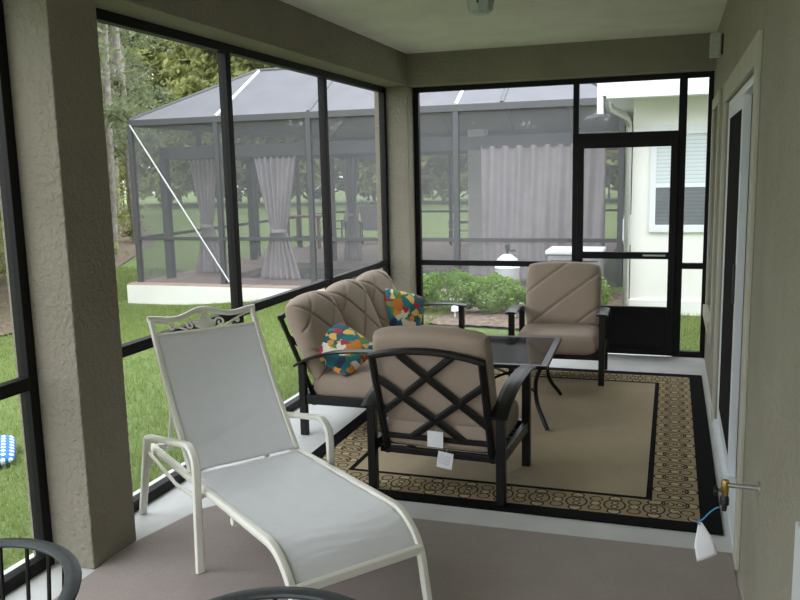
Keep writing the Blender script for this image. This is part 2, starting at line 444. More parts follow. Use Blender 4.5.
# room behind the door and window; its darkness is put into the pane colour
struct(MB().box(XR + 1.6, XR + 1.65, 3.0, 7.6, 0, ZC).box(XR + TH, XR + 1.6, 3.0, 3.05, 0, ZC).box(XR + TH, XR + 1.6, 7.55, 7.6, 0, ZC).build('wall_inside', M_WALL))
# window on the right wall
wr = struct(MB().box(XR + .03, XR + .09, WY0, WY0 + .04, WZ0, WZ1).box(XR + .03, XR + .09, WY1 - .04, WY1, WZ0, WZ1).box(XR + .03, XR + .09, WY0, WY1, WZ0, WZ0 + .04)
            .box(XR + .03, XR + .09, WY0, WY1, WZ1 - .04, WZ1).box(XR + .02, XR + .09, WY0 + .04, WY1 - .04, 1.27, 1.32).build('window_1', M_WHITE))
MB().box(XR + .05, XR + .06, WY0 + .04, WY1 - .04, WZ0 + .04, 1.27).box(XR + .05, XR + .06, WY0 + .04, WY1 - .04, 1.32, WZ1 - .04).build('glass_pane', M_GLASS, wr)
# weather cover box on the wall, wall light
o = MB().box(XR - .012, XR, 6.33, 6.43, .34, .47, .004).box(XR - .026, XR - .012, 6.345, 6.415, .355, .455, .004).build('wall_outlet', M_BAND)
tag(o, 'small pale outlet cover low on the right wall under the window', 'outlet')
t = empty('wall_speaker', (XR, 6.25, 2.47), 0, 'small grey box with dark end mounted high on the right wall', 'wall light')
MB().box(-.012, 0, -.06, .06, -.07, .07, .004).build('mounting_plate', M_BLACKP, t)
MB().box(-.085, -.012, -.055, .055, -.08, .08, .01).build('housing', simple('light_grey_plastic', (.42, .43, .40), .5), t)
# ceiling fixture
t = empty('ceiling_light', (-1.10, 4.92, ZC), 0, 'small grey faceted light fixture hanging under the porch ceiling', 'light fixture')
MB().lathe([(.085, 0), (.085, -.012), (.07, -.02)], n=8).build('canopy', M_STEEL, t)
MB().lathe([(.075, -.02), (.085, -.06), (.07, -.125), (.045, -.14)], n=8).build('shade', simple('frosted_glass_grey', (.45, .50, .46), .3), t)
MB().box(-.005, .005, -.09, .0, -.09, -.02).build('bracket', M_BLACKP, t)

# screened bays ---------------------------------------------------------
def scr(parent, x0, x1, y0, y1, z0, z1):
    if x1 - x0 < 1e-6: V = [(x0, y0, z0), (x0, y1, z0), (x0, y1, z1), (x0, y0, z1)]
    else: V = [(x0, y0, z0), (x1, y0, z0), (x1, y0, z1), (x0, y0, z1)]
    return MB().add(V, [(0, 1, 2, 3)]).build('insect_screen', M_SCREEN, parent, fix=False)
HR0, HR1, HT = .79, .845, 2.42
FX0, FX1 = XL - .055, XL
def left_bay(name, ys, y_start, y_end):
    """ys = posts (far edges)"""
    f = MB().box(FX0, FX1, y_start, y_end, 0, .055, .003).box(FX0, FX1, y_start, y_end, HT - .05, HT, .003)
    allp = [(y_start, y_start + .05)] + [(y - .055, y) for y in ys] + [(y_end - .05, y_end)]
    for i in range(len(allp)):
        f.box(FX0, FX1, allp[i][0], allp[i][1], .055, HT - .05, .003)
        if i: f.box(FX0 + .003, FX1 - .003, allp[i - 1][1], allp[i][0], HR0, HR1, .003)
    o = struct(f.build(name, M_FRAME))
    for i in range(1, len(allp)):
        a, b_ = allp[i - 1][1], allp[i][0]; xm = (FX0 + FX1) / 2
        scr(o, xm, xm, a, b_, .055, HR0); scr(o, xm, xm, a, b_, HR1, HT - .05)
left_bay('window_2', [4.44, 5.88], 2.985, 7.235)
left_bay('window_3', [-.2, 1.25], -1.7, 2.69)
# back screens with the screen door
BY0, BY1 = YB, YB + .055
f = MB()
DX0, DX1 = -.79, .035        # door opening
f.box(-2.30, -2.25, BY0, BY1, 0, HT, .003).box(-.84, DX0, BY0, BY1, 0, HT, .003).box(DX1, .10, BY0, BY1, 0, HT, .003).box(.265, XR, BY0, BY1, 0, HT, .003)
f.box(-2.25, XR, BY0 + .002, BY1, HT - .045, HT).box(-2.25, -.84, BY0 + .002, BY1, 0, .05).box(.10, .265, BY0 + .002, BY1, 0, .05)
f.box(-2.25, -.84, BY0 + .002, BY1 - .002, .775, .825, .003).box(.10, .265, BY0 + .002, BY1 - .002, .775, .825, .003)
f.box(DX0, DX1, BY0, BY1, 1.885, 1.95, .003)
o = struct(f.build('window_4', M_FRAME))
ym = YB + .03
scr(o, -2.25, -.84, ym, ym, .05, .775); scr(o, -2.25, -.84, ym, ym, .825, HT - .045)
scr(o, .10, .265, ym, ym, .05, .775); scr(o, .10, .265, ym, ym, .825, HT - .045); scr(o, DX0, DX1, ym, ym, 1.95, HT - .045)
f = MB(); a, b_ = DX0 - .004, DX1 + .006; y0, y1 = YB - .034, YB - .001
f.box(a, a + .055, y0, y1, .012, 1.893, .003).box(b_ - .06, b_, y0, y1, .012, 1.893, .003).box(a + .055, b_ - .06, y0, y1, 1.82, 1.893, .003)
f.box(a + .055, b_ - .06, y0, y1, .86, .92, .003).box(a + .055, b_ - .06, y0, y1, .40, .44, .003).box(a + .055, b_ - .06, y0, y1, .012, .07, .003)
d2 = struct(f.build('door_2', M_FRAME))
MB().box(a + .055, b_ - .06, YB - .008, YB, .07, .40).build('kick_panel', M_FRAME, d2)
scr(d2, a + .055, b_ - .06, YB - .004, YB - .004, .44, .86); scr(d2, a + .055, b_ - .06, YB - .004, YB - .004, .92, 1.82)
MB().box(-.23, -.04, y0 - .012, y0, .885, .90, .003).build('door_handle', M_STEEL, d2)
# house wall beyond the porch corner
# ================================================================== OUTDOORS: ground
def gz(x, y):
    """ground height: level by the house, falling away to the left and back"""
    def ss(v, a, b):
        v = np.clip((v - a) / (b - a), 0, 1); return v * v * (3 - 2 * v)
    side = ss(-np.asarray(x, float), 2.8, 9.0); back = ss(np.asarray(y, float), 9.5, 14.) * ss(-np.asarray(x, float), .3, 3.)
    near = ss(np.asarray(y, float), 3., 12.)
    return -.16 - .52 * np.maximum(side * (.35 + .65 * near), back * .9)
def ground():
    xs = np.concatenate([np.linspace(-90, -14, 26), np.linspace(-13.5, 4, 60), np.linspace(5, 40, 12)])
    ys = np.concatenate([np.linspace(-20, -3, 10), np.linspace(-2, 30, 80), np.linspace(32, 110, 26)])
    X, Y = np.meshgrid(xs, ys); Z = gz(X, Y); nx, ny = len(xs), len(ys)
    V = np.stack([X, Y, Z], -1).reshape(-1, 3).tolist()
    # leave out the slab footprint
    Fc = []
    for j in range(ny - 1):
        for i in range(nx - 1):
            Fc.append((j * nx + i, j * nx + i + 1, (j + 1) * nx + i + 1, (j + 1) * nx + i))
    me = bpy.data.meshes.new('lawn'); me.from_pydata(V, [], Fc); o = link('lawn', me, M_LAWN, None, True); o['kind'] = 'structure'
ground()
def grass(n):
    # denser close to the porch
    d = RNG.random(n) ** 1.7 * 13; a = RNG.random(n)
    x = -2.72 - d; y = 1.5 + a * 14.5 + d * .2
    keep = ~((x > -9.9) & (y > 12.7)); x, y = x[keep], y[keep]
    xb = RNG.uniform(-2.6, 3.0, n // 6); yb = RNG.uniform(YB + .2, 10.4, n // 6); kb = ~((xb > -3.8) & (xb < -.4) & (yb > 8.8))
    x = np.concatenate([x, xb[kb]]); y = np.concatenate([y, yb[kb]]); n = len(x)
    z = gz(x, y) - .01; h = RNG.uniform(.03, .085, n); w = RNG.uniform(.004, .008, n) * (1 + .6 * (np.abs(x) > 6))
    th = RNG.random(n) * 2 * PI; lean = RNG.uniform(0, .05, n); ph = RNG.random(n) * 2 * PI
    P = np.stack([x, y, z], 1); D = np.stack([np.cos(th) * w, np.sin(th) * w, 0 * w], 1)
    T = P + np.stack([np.cos(ph) * lean, np.sin(ph) * lean, h], 1)
    V = np.stack([P - D, P + D, T], 1).reshape(-1, 3).astype(np.float32)
    me = bpy.data.meshes.new('lawn_grass'); me.vertices.add(3 * n); me.vertices.foreach_set('co', V.ravel())
    me.loops.add(3 * n); me.loops.foreach_set('vertex_index', np.arange(3 * n, dtype=np.int32))
    me.polygons.add(n); me.polygons.foreach_set('loop_start', np.arange(0, 3 * n, 3, dtype=np.int32)); me.polygons.foreach_set('loop_total', np.full(n, 3, dtype=np.int32))
    me.update(); me.validate()
    o = link('lawn_grass', me, M_BLADE); tag(o, 'short green grass of the lawn outside the screens', 'grass', kind='stuff')
grass(150000)

# ------------------------------------------------------------------ leaves
def quads(P, size, flat=0.):
    """random little leaf quads at points P"""
    n = len(P); d = RNG.normal(size=(n, 3)); d /= np.linalg.norm(d, axis=1)[:, None]
    e = RNG.normal(size=(n, 3)); e -= (e * d).sum(1)[:, None] * d; e /= np.linalg.norm(e, axis=1)[:, None]
    s = size * RNG.uniform(.6, 1.3, n)[:, None]
    V = np.stack([P - d * s, P + e * s * .42, P + d * s, P - e * s * .42], 1).reshape(-1, 3).astype(np.float32)
    return V
def leaf_mesh(name, V, mat, parent=None):
    n = len(V) // 4; me = bpy.data.meshes.new(name); me.vertices.add(4 * n); me.vertices.foreach_set('co', V.ravel())
    me.loops.add(4 * n); me.loops.foreach_set('vertex_index', np.arange(4 * n, dtype=np.int32))
    me.polygons.add(n); me.polygons.foreach_set('loop_start', np.arange(0, 4 * n, 4, dtype=np.int32)); me.polygons.foreach_set('loop_total', np.full(n, 4, dtype=np.int32))
    me.update(); me.validate(); return link(name, me, mat, parent)
def blobs(centres, radii, per):
    out = []
    for c, r in zip(centres, radii):
        d = RNG.normal(size=(per, 3)); d /= np.linalg.norm(d, axis=1)[:, None]
        out.append(np.array(c) + d * (r * np.abs(RNG.normal(0, .75, per)))[:, None] * np.array([1, 1, .65]))
    return np.concatenate(out)
def tall_tree(h, lean, seed, label, group):
    rs = random.Random(seed); t = empty('pine_tree', (0, 0, 0), 0, label, 'tree', group)
    ctrl = [(0, 0, -.3), (lean * .3 + rs.uniform(-.1, .1), rs.uniform(-.1, .1), h * .35), (lean * .7, rs.uniform(-.15, .15), h * .7), (lean, 0, h)]
    pts = bez(ctrl, 6); N = len(pts)
    r0 = rs.uniform(.14, .20)
    m = MB().tube(pts, r0, 9, [1 - .65 * i / (N - 1) for i in range(N)])
    C, R = [], []
    for k in range(34):
        z = h * rs.uniform(.22, 1.0); a = rs.uniform(0, 2 * PI); L = rs.uniform(.5, 1.9) * (1.15 - z / h * .5)
        q = lean * z / h; e = (q + L * math.cos(a), L * math.sin(a), z + L * rs.uniform(-.05, .5))
        m.tube([(q, 0, z), (q + L * .5 * math.cos(a), L * .5 * math.sin(a), z + .12 * L), e], .022, 5, [1, .7, .3])
        if rs.random() < .35 + .65 * (z / h > .55): C.append(e); R.append(rs.uniform(.5, 1.0))
    m.build('trunk', M_BARK, t, True)
    leaf_mesh('foliage', quads(blobs(C, R, 200), .12), M_PINE, t); return t
def bushy_tree(h, seed, label, group, spread=1.2, leaf=.10, ncl=34, per=210):
    rs = random.Random(seed); t = empty('broadleaf_tree', (0, 0, 0), 0, label, 'tree', group); m = MB(); C, R = [], []
    m.tube(bez([(0, 0, -.3), (.1, .05, h * .3), (-.05, .1, h * .6), (.1, 0, h * .92)], 5), .06, 7, [1 - .04 * i for i in range(16)])
    for k in range(ncl):
        z = h * rs.uniform(.03, 1.); a = rs.uniform(0, 2 * PI); L = spread * rs.uniform(.25, 1.) * (1.1 - .5 * z / h)
        e = (L * math.cos(a), L * math.sin(a), z + rs.uniform(0, .4)); C.append(e); R.append(rs.uniform(.35, .7) * (.6 + .25 * spread))
        m.tube([(0, 0, z * .8), (e[0] * .5, e[1] * .5, z * .95), e], .016, 5, [1, .7, .4])
    m.build('trunk', M_BARK, t, True)
    leaf_mesh('foliage', quads(blobs(C, R, per), leaf), M_LEAF, t); return t

def scatter(protos, spots):
    used = set()
    for i, (x, y, k, sc, rz) in enumerate(spots):
        o = protos[k] if k not in used else copy_tree(protos[k]); used.add(k)
        o.location = (x, y, float(gz(x, y))); o.scale = (sc, sc, sc); o.rotation_euler = (0, 0, rz)
WG = 'thin tall pines of the woods behind the lawn'; WL = 'tall thin pine with a bare pale trunk standing in the woods beyond the lawn'
BG = 'leafy young trees among the pines'; BL = 'leafy yellow green young tree filling the woods beyond the lawn'
tp = [tall_tree(h, ln, 10 + i, WL, WG) for i, (h, ln) in enumerate([(15, .5), (17, -.4), (13, .2), (16, .9)])]
bp = [bushy_tree(h, 40 + i, BL, BG, s) for i, (h, s) in enumerate([(6.5, 1.7), (9.5, 2.0), (3.6, 1.3), (12.5, 2.2)])]
def edge_x(y):      # edge of the woods
    return -9.6 - max(0, (y - 9.6)) * .52 if y < 24 else -17.1 - (y - 24) * .75
spots_t, spots_b = [], []
def free(L, x, y, d): return all((x - a[0]) ** 2 + (y - a[1]) ** 2 > d * d for a in L)
rs = random.Random(5)
for i in range(90):
    y = rs.uniform(5, 46); x = edge_x(y) - (.4 if i % 3 == 0 else 1.2 + rs.random() ** 1.2 * 20)
    if not free(spots_t, x, y, 1.5): continue
    spots_t.append((x, y, i % 4, rs.uniform(.8, 1.15), rs.uniform(0, 6)))
for i in range(150):
    y = rs.uniform(4, 44); x = edge_x(y) - .8 - rs.random() ** 1.1 * 14
    if not free(spots_b, x, y, 2.2): continue
    spots_b.append((x, y, i % 4, rs.uniform(.8, 1.35), rs.uniform(0, 6)))
scatter(tp, spots_t); scatter(bp, spots_b)
# far row behind the back lawn
FG = 'trees closing the lawn far behind the pool cage'; FL = 'dark green tree in the distant row closing the lawn behind the pool cage'
fp = [bushy_tree(h, 70 + i, FL, FG, s, .30, 52, 230) for i, (h, s) in enumerate([(12., 3.4), (15., 3.8)])]
fs_ = [(x, 58 + rs.uniform(-3, 6), i % 2, rs.uniform(.9, 1.4), rs.uniform(0, 6)) for i, x in enumerate(np.linspace(-44, 10, 28))]
scatter(fp, fs_)
# mulch strip at the wood edge and garden bed by the hedge
def patch(name, poly, mat, label, cat, dz=.02):
    bm = bmesh.new(); vs = [bm.verts.new((x, y, 0)) for x, y in poly]; bm.faces.new(vs)
    bmesh.ops.triangulate(bm, faces=bm.faces[:])
    for _ in range(4): bmesh.ops.subdivide_edges(bm, edges=bm.edges[:], cuts=1, use_grid_fill=True)
    for v in bm.verts: v.co.z = float(gz(v.co.x, v.co.y)) + dz + random.uniform(-.008, .02)
    bmesh.ops.recalc_face_normals(bm, faces=bm.faces[:])
    me = bpy.data.meshes.new(name); bm.to_mesh(me); bm.free(); o = link(name, me, mat, None, True); o['kind'] = 'structure'; return o
patch('garden_bed', [(-4.0, 9.9), (-3.2, 9.3), (-1.6, 9.1), (-.5, 9.4), (-.5, 12.2), (-4.2, 12.2)], M_MULCH, '', '')
patch('woodland_floor', [(-9.3, 3), (-9.3, 9.6), (-13.6, 17.6), (-17.5, 25), (-40, 55), (-60, 55), (-60, -5), (-9.3, -5)], M_MULCH, '', '', .03)

# hedge: clipped leafy shrubs in a row
def shrub(cx, cy, rx, ry, h, label, name='hedge_shrub', group=None, n=2600, seed=0):
    t = empty(name, (cx, cy, float(gz(cx, cy))), 0, label, 'shrub', group); rs = random.Random(seed); m = MB()
    for k in range(7):
        a = rs.uniform(0, 2 * PI); m.tube([(0, 0, -.02), (rx * .4 * math.cos(a), ry * .4 * math.sin(a), h * .4), (rx * .75 * math.cos(a), ry * .75 * math.sin(a), h * .85)], .009, 5)
    m.build('stem', M_BARK, t)
    d = RNG.normal(size=(n, 3)); d /= np.linalg.norm(d, axis=1)[:, None]; r = RNG.uniform(.5, 1., n) ** .45
    lump = 1 + .13 * np.sin(d[:, 0] * 7 + seed) * np.cos(d[:, 1] * 6 + d[:, 2] * 5)
    P = d * (r * lump)[:, None] * np.array([rx, ry, h * .46]) + np.array([0, 0, h * .55])
    leaf_mesh('foliage', quads(P, .032), M_HEDGE, t); return t
HG = 'clipped hedge shrubs outside the back screen'
for i, (x, y, rx, h) in enumerate([(-3.30, 10.3, .42, .54), (-2.72, 10.25, .45, .56), (-2.15, 10.3, .40, .50)]):
    shrub(x, y, rx, .42, h, ['bright green clipped shrub at the left end of the hedge', 'bright green clipped shrub in the middle of the hedge', 'bright green clipped shrub at the right end of the hedge'][i], group=HG, seed=i)
shrub(-.92, 10.2, .25, .25, .52, 'small bright green shrub standing alone beside the screen door view', 'garden_shrub', n=900, seed=8)
shrub(-1.55, 10.6, .3, .25, .34, 'low green shrub behind the far armchair, between hedge and lone shrub', 'garden_shrub', n=900, seed=9)

# ------------------------------------------------------------------ neighbouring house wing
hx0 = -.47; hy = 10.5
struct(MB().box(hx0, 6, hy, hy + .2, -.2, 2.5).box(hx0, hx0 + .2, hy + .2, 24, -.2, 2.5).build('wall_neighbour', M_WHITEWALL))
struct(MB().box(hx0 - .025, 6, hy - .03, hy, -.2, .02, .004).build('trim_6', M_WHITEWALL))
# roof with eave
m = MB(); ex0, ey0, ez = -.80, 9.98, 2.56
V = [(ex0, ey0, ez), (7, ey0, ez), (7, 16, ez + 2.35), (5.2, 16, ez + 2.35), (ex0, 24, ez), (5.2, 18, ez + 2.35)]
V2 = [(x, y, z + .09) for x, y, z in V]
m.add(V2 + V, [(0, 1, 2, 3), (0, 3, 5, 4), (6, 7, 8, 9), (6, 9, 11, 10), (0, 1, 7, 6), (0, 4, 10, 6)])
rf = struct(m.build('roof', M_SHINGLE))
struct(MB().box(ex0 + .02, 7, ey0 + .02, hy, 2.48, 2.50).box(ex0 + .02, hx0, hy, 24, 2.48, 2.50).build('trim_7', M_WHITE))
t = empty('gutter', (ex0, ey0, 2.48), 0, 'white rain gutter along the neighbouring eave with grey downspout elbow', 'gutter')
MB().box(.05, 8, -.11, .02, -.05, .14, .012).box(0, .05, -.13, .02, -.02, .14, .008).box(-.05, .02, -.12, 0, -.22, .18, .01).build('trough', M_WHITE, t)
MB().sweep(rnd_corner([(.06, -.05, -.02), (.07, -.02, -.14), (.26, .38, -.24), (.285, .455, -.32), (.285, .455, -2.60)], .05), (1, 0, 0), .035, .045, 8, 5).build('downspout', M_STEEL, t)
wn_ = struct(MB().box(-.26, 1.1, hy - .04, hy, .86, .95, .004).box(-.26, -.19, hy - .03, hy, .95, 2.03).box(.94, 1.01, hy - .03, hy, .95, 2.03).box(-.32, 1.1, hy - .035, hy, 2.03, 2.14).box(-.19, .94, hy - .025, hy, 1.40, 1.45).build('window_5', M_WHITE))
MB().box(-.19, .94, hy - .012, hy - .002, .95, 1.40).box(-.19, .94, hy - .012, hy - .002, 1.45, 2.03).build('window_blinds', M_BLIND, wn_)
MB().add([(-.19, hy - .02, .95), (.94, hy - .02, .95), (.94, hy - .02, 1.40), (-.19, hy - .02, 1.40)], [(0, 1, 2, 3)]).build('insect_screen', M_CSCREEN2, wn_, fix=False)
o = MB().box(hx0 - .10, hx0, 10.72, 10.94, .68, 1.05, .008).box(hx0 - .115, hx0 - .10, 10.76, 10.90, .73, 1.0, .004).build('utility_box', M_WHITE)
tag(o, 'white electrical box on the neighbouring wall corner beside the downspout', 'utility box')

# pool equipment on the strip outside the back screens
gb = float(gz(-1.5, 11.9))
t = empty('air_conditioner', (-1.27, 11.75, gb), 0, 'pale boxy condenser with light top standing in front of the grey curtain', 'air conditioner')
MB().box(-.36, .36, -.30, .30, 0, .74, .02).build('cabinet', simple('grey_cabinet', (.34, .34, .34), .6), t)
MB().box(-.39, .39, -.33, .33, .74, .80, .015).build('top_cover', M_WHITE, t)
for k in range(9): MB().box(-.33, .33, -.306, -.30, .08 + k * .07, .10 + k * .07).build('louvre', M_CAGE, t)
t = empty('pool_filter', (-2.17, 11.3, gb - .05), 0, 'white domed pool filter tank with gauge behind the hedge', 'pool filter')
MB().lathe([(.15, 0), (.17, .03), (.17, .60), (.18, .62), (.17, .64), (.14, .74), (.06, .80), (.03, .81)]).build('tank', M_WHITE, t, True)
MB().lathe([(.02, .81), (.02, .87), (.035, .88), (.035, .94), (.01, .95)], n=12).box(-.01, .12, -.01, .01, .84, .87).build('valve', M_CAGE, t)
MB().tube(rnd_corner([(.19, 0, .15), (.45, 0, .15), (.45, 0, 0)], .05), .03).build('pipe', M_WHITE, t)
for (x, y, h, lb) in [(-2.52, 9.7, .10, 'small white path light low in the mulch in front of the hedge'), (-1.80, 9.85, .10, 'small white path light beside the right end of the hedge'), (-3.5, 9.75, .10, 'small white path light at the left end of the hedge')]:
    t = empty('garden_light', (x, y, float(gz(x, y))), 0, lb, 'garden light')
    MB().tube([(0, 0, -.02), (0, 0, h)], .012).build('stake', M_WHITE, t); MB().lathe([(.02, h - .01), (.05, h), (.045, h + .05), (.015, h + .07)], n=12).build('lamp_head', M_WHITE, t)

# ------------------------------------------------------------------ pool cage
CX0, CX1, CY0, CY1, DZK, EZ = -9.55, -.75, 13.1, 22.6, -.30, 2.62
struct(MB().box(CX0 - .15, CX1 + .3, CY0 - .2, 14.0, -.9, DZK, .01).box(CX0 - .15, -8.3, 14.0, 16.6, -.9, DZK).box(-3.6, CX1 + .3, 14.0, 16.6, -.9, DZK).box(CX0 - .15, CX1 + .3, 16.6, CY1 + .2, -.9, DZK).build('pool_deck', M_DECK))
struct(MB().box(CX0 - .17, CX1 + .3, CY0 - .215, CY0 - .2, -.9, DZK - .03).box(CX0 - .17, CX0 - .15, CY0 - .2, CY1 + .2, -.9, DZK - .03).build('trim_8', M_WHITEWALL))
o = MB().box(-8.3, -3.6, 14.0, 16.6, -.6, -.42).build('pool_water', M_WATER); tag(o, 'dark still water of the swimming pool inside the cage', 'water', kind='stuff')
cg = empty('pool_cage', (0, 0, 0), 0, 'large grey screened pool cage with sloping mesh roof beyond the lawn', 'pool cage')
def post(x, y, z0=DZK, z1=EZ): MB().box(x - .045, x + .045, y - .045, y + .045, z0, z1, .004).build('post', M_CAGE, cg)
xf = [CX0, -7.75, -5.95, -4.15, -3.35, CX1]
for x in xf: post(x, CY0); post(x, CY1)
for y in (15.4, 17.8, 20.2): post(CX0, y); post(CX1, y)
def beam(name, a, b, w=.08, h=.1): MB().bar(a, b, w, (0, 0, 1) if abs(a[2] - b[2]) < .01 and False else (0, 0, 1), h).build(name, M_CAGE, cg)
for y in (CY0, CY1):
    MB().box(CX0, CX1, y - .05, y + .05, EZ - .02, EZ + .09, .004).build('eave_beam', M_CAGE, cg); MB().box(CX0, CX1, y - .03, y + .03, .50, .56).build('chair_rail', M_CAGE, cg)
for x in (CX0, CX1):
    MB().box(x - .05, x + .05, CY0, CY1, EZ - .02, EZ + .09, .004).build('eave_beam', M_CAGE, cg); MB().box(x - .03, x + .03, CY0, CY1, .50, .56).build('chair_rail', M_CAGE, cg)
RT = 1.75; ZT = 3.68
A = [(CX0, CY0, EZ + .09), (CX1, CY0, EZ + .09), (CX1, CY1, EZ + .09), (CX0, CY1, EZ + .09)]
Bq = [(CX0 + RT, CY0 + RT, ZT), (CX1 - RT, CY0 + RT, ZT), (CX1 - RT, CY1 - RT, ZT), (CX0 + RT, CY1 - RT, ZT)]
M_PALE_METAL = simple('pale_metal', (.66, .66, .68), .4, .05)  # paler metal for two of the rafters and the brace cable
for i in range(4):
    MB().bar(A[i], Bq[i], .07, (0, 0, 1), .07).build('hip_rafter', M_CAGE, cg)
    MB().bar(Bq[i], Bq[(i + 1) % 4], .07, (0, 0, 1), .07).build('ridge_beam', M_CAGE, cg)
    MB().add([A[i], A[(i + 1) % 4], Bq[(i + 1) % 4], Bq[i]], [(0, 1, 2, 3)]).build('roof_screen', M_RSCREEN, cg, fix=False)
MB().add(Bq, [(0, 1, 2, 3)]).build('roof_screen', M_RSCREEN, cg, fix=False)
for x in (-7.75, -5.95, -4.15, -2.6):
    light = x in (-7.75,)
    MB().bar((x, CY0, EZ + .09), (x, CY0 + RT, ZT), .06, (0, 0, 1), .06).build('rafter', M_PALE_METAL if light else M_CAGE, cg)
    MB().bar((x, CY1, EZ + .09), (x, CY1 - RT, ZT), .06, (0, 0, 1), .06).build('rafter', M_CAGE, cg)
    MB().bar((x, CY0 + RT, ZT), (x, CY1 - RT, ZT), .06, (0, 0, 1), .06).build('rafter', M_CAGE, cg)
MB().bar((-3.35, CY0, EZ + .09), (-3.35, CY0 + RT, ZT), .06, (0, 0, 1), .06).build('rafter', M_PALE_METAL, cg)
def quadp(name, P, mat, par): MB().add(P, [(0, 1, 2, 3)]).build(name, mat, par, fix=False)
for y in (CY0, CY1): quadp('wall_screen', [(CX0, y, DZK), (CX1, y, DZK), (CX1, y, EZ), (CX0, y, EZ)], M_CSCREEN, cg)
for x in (CX0, CX1): quadp('wall_screen', [(x, CY0, DZK), (x, CY1, DZK), (x, CY1, EZ), (x, CY0, EZ)], M_CSCREEN, cg)
MB().tube([(CX0 + .03, CY0 - .06, EZ), (-7.62, CY0 - .06, DZK + .05)], .014, 8).build('brace_cable', M_PALE_METAL, cg)

# covered patio frame inside the cage, with curtains
pg = empty('pergola', (0, 0, 0), 0, 'dark post and beam patio frame inside the pool cage', 'pergola')
px0, px1, py0, py1 = -9.32, -1.0, 13.75, 17.2
MB().box(px0, px1, 13.70, 13.82, 2.00, 2.22, .004).build('beam', M_CAGE, pg); MB().box(px0, px1, 17.1, 17.22, 2.0, 2.22, .004).build('beam', M_CAGE, pg)
MB().box(px0 - .06, px0 + .06, 13.7, 17.2, 2.0, 2.22, .004).build('beam', M_CAGE, pg)
for (x, y) in ((px0, 13.76), (-7.3, 17.16), (px0, 17.16), (-3.3, 17.16)): MB().box(x - .07, x + .07, y - .07, y + .07, DZK, 2.0, .004).build('post', M_CAGE, pg)
o = MB().box(-3.62, -3.30, 15.0, 15.3, DZK, 2.4, .01).build('patio_column', simple('pale_column', (.55, .53, .50), .7))
tag(o, 'pale square column left of the wide grey curtain', 'column')
def curtain(name, x0, x1, y, z0, z1, folds, label, tie=None, amp=.05, w_tie=.35, group=None):
    nu, nv = folds * 10, 40; V = []; Fc = []
    for j in range(nv + 1):
        v = j / nv; z = z0 + (z1 - z0) * v
        k = 1.
        if tie is not None:
            d = (v - tie); k = w_tie + (1 - w_tie) * min(1, (abs(d) / (.62 if d > 0 else .40)) ** .8)
        xc = (x0 + x1) / 2
        for i in range(nu + 1):
            u = i / nu; x = xc + (u - .5) * (x1 - x0) * k
            V.append((x, y + amp * (math.sin(u * folds * 2 * PI + .6 * math.sin(5 * v)) + .3 * math.sin(u * folds * 5.1 + v * 3)) , z))
    n = nu + 1
    for j in range(nv):
        for i in range(nu): Fc.append((j * n + i, j * n + i + 1, (j + 1) * n + i + 1, (j + 1) * n + i))
    t = empty(name, ((x0 + x1) / 2, y, z0), 0, label, 'curtain', group)
    V = [(a - (x0 + x1) / 2, b - y, c - z0) for a, b, c in V]
    me = bpy.data.meshes.new('drape'); me.from_pydata(V, [], Fc); o = link('drape', me, M_CURT, t, True)
    md = o.modifiers.new('Solidify', 'SOLIDIFY'); md.thickness = .006
    MB().box(-(x1 - x0) / 2, (x1 - x0) / 2, -.012, .012, z1 - z0 - .03, z1 - z0 + .01).build('curtain_rod', M_CAGE, t)
    if tie is not None:
        zt = tie * (z1 - z0); hw = (x1 - x0) * w_tie / 2 + .02
        MB().lathe([(hw * 1., zt - .03), (hw * 1.02, zt), (hw, zt + .03)], n=20).build('tieback', M_CURT, t)
curtain('curtain', -9.22, -8.58, 14.5, DZK + .02, 1.99, 6, 'grey tied back curtain hanging at the left end of the pool cage', .42)
curtain('curtain', -7.38, -6.52, 13.78, DZK + .02, 1.99, 7, 'larger grey tied back curtain hanging at the front of the pool cage', .40)
curtain('curtain', -7.0, -6.55, 17.05, DZK + .02, 1.99, 4, 'narrow grey curtain hanging deeper in the cage behind the pool', .45)
curtain('curtain', -3.05, -1.02, 13.62, DZK + .1, 2.05, 9, 'wide grey drawn curtain hanging behind the condenser', None, .045)
# furniture inside the cage
t = empty('patio_table', (-9.3, 20.2, DZK), 0, 'orange brown wooden bar table on the far pool deck', 'table')
MB().box(-.55, .55, -.4, .4, .82, .88, .01).build('table_top', M_ORANGE, t)
for sx in (-1, 1):
    for sy in (-1, 1): MB().box(sx * .45 - .04, sx * .45 + .04, sy * .32 - .04, sy * .32 + .04, 0, .82).build('leg', M_ORANGE, t)
MB().box(-.45, .45, -.02, .02, .25, .31).build('stretcher', M_ORANGE, t)
def deck_chair(x, y, rz, label, mat, group=None):
    t = empty('deck_chair', (x, y, DZK), rz, label, 'chair', group)
    MB().sweep([(0, -.30, .36), (0, .32, .40)], (1, 0, 0), .27, .02, 8, 6).build('seat', mat, t)
    MB().sweep([(0, -.28, .38), (0, -.5, 1.02)], (1, 0, 0), .26, .015, 8, 6).build('backrest', mat, t)
    for sx in (-1, 1):
        MB().box(sx * .3 - .03, sx * .3 + .03, -.35, .35, .58, .61).build('armrest', M_CAGE, t)
        for sy in (-.3, .3): MB().box(sx * .29 - .02, sx * .29 + .02, sy - .02, sy + .02, 0, .58).build('leg', M_CAGE, t)
CG = simple('chair_grey_sling', (.36, .33, .34), .8)
deck_chair(-9.0, 22.0, 2.9, 'upright grey sling chair on the far pool deck by the screen', CG)
deck_chair(-9.9 + 1.9, 21.6, 3.6, 'low grey lounge chair right of the upright sling chair', CG)
deck_chair(-5.35, 21.4, 1.9, 'brown patio chair seen through the cage left of the pale column', M_ORANGE)

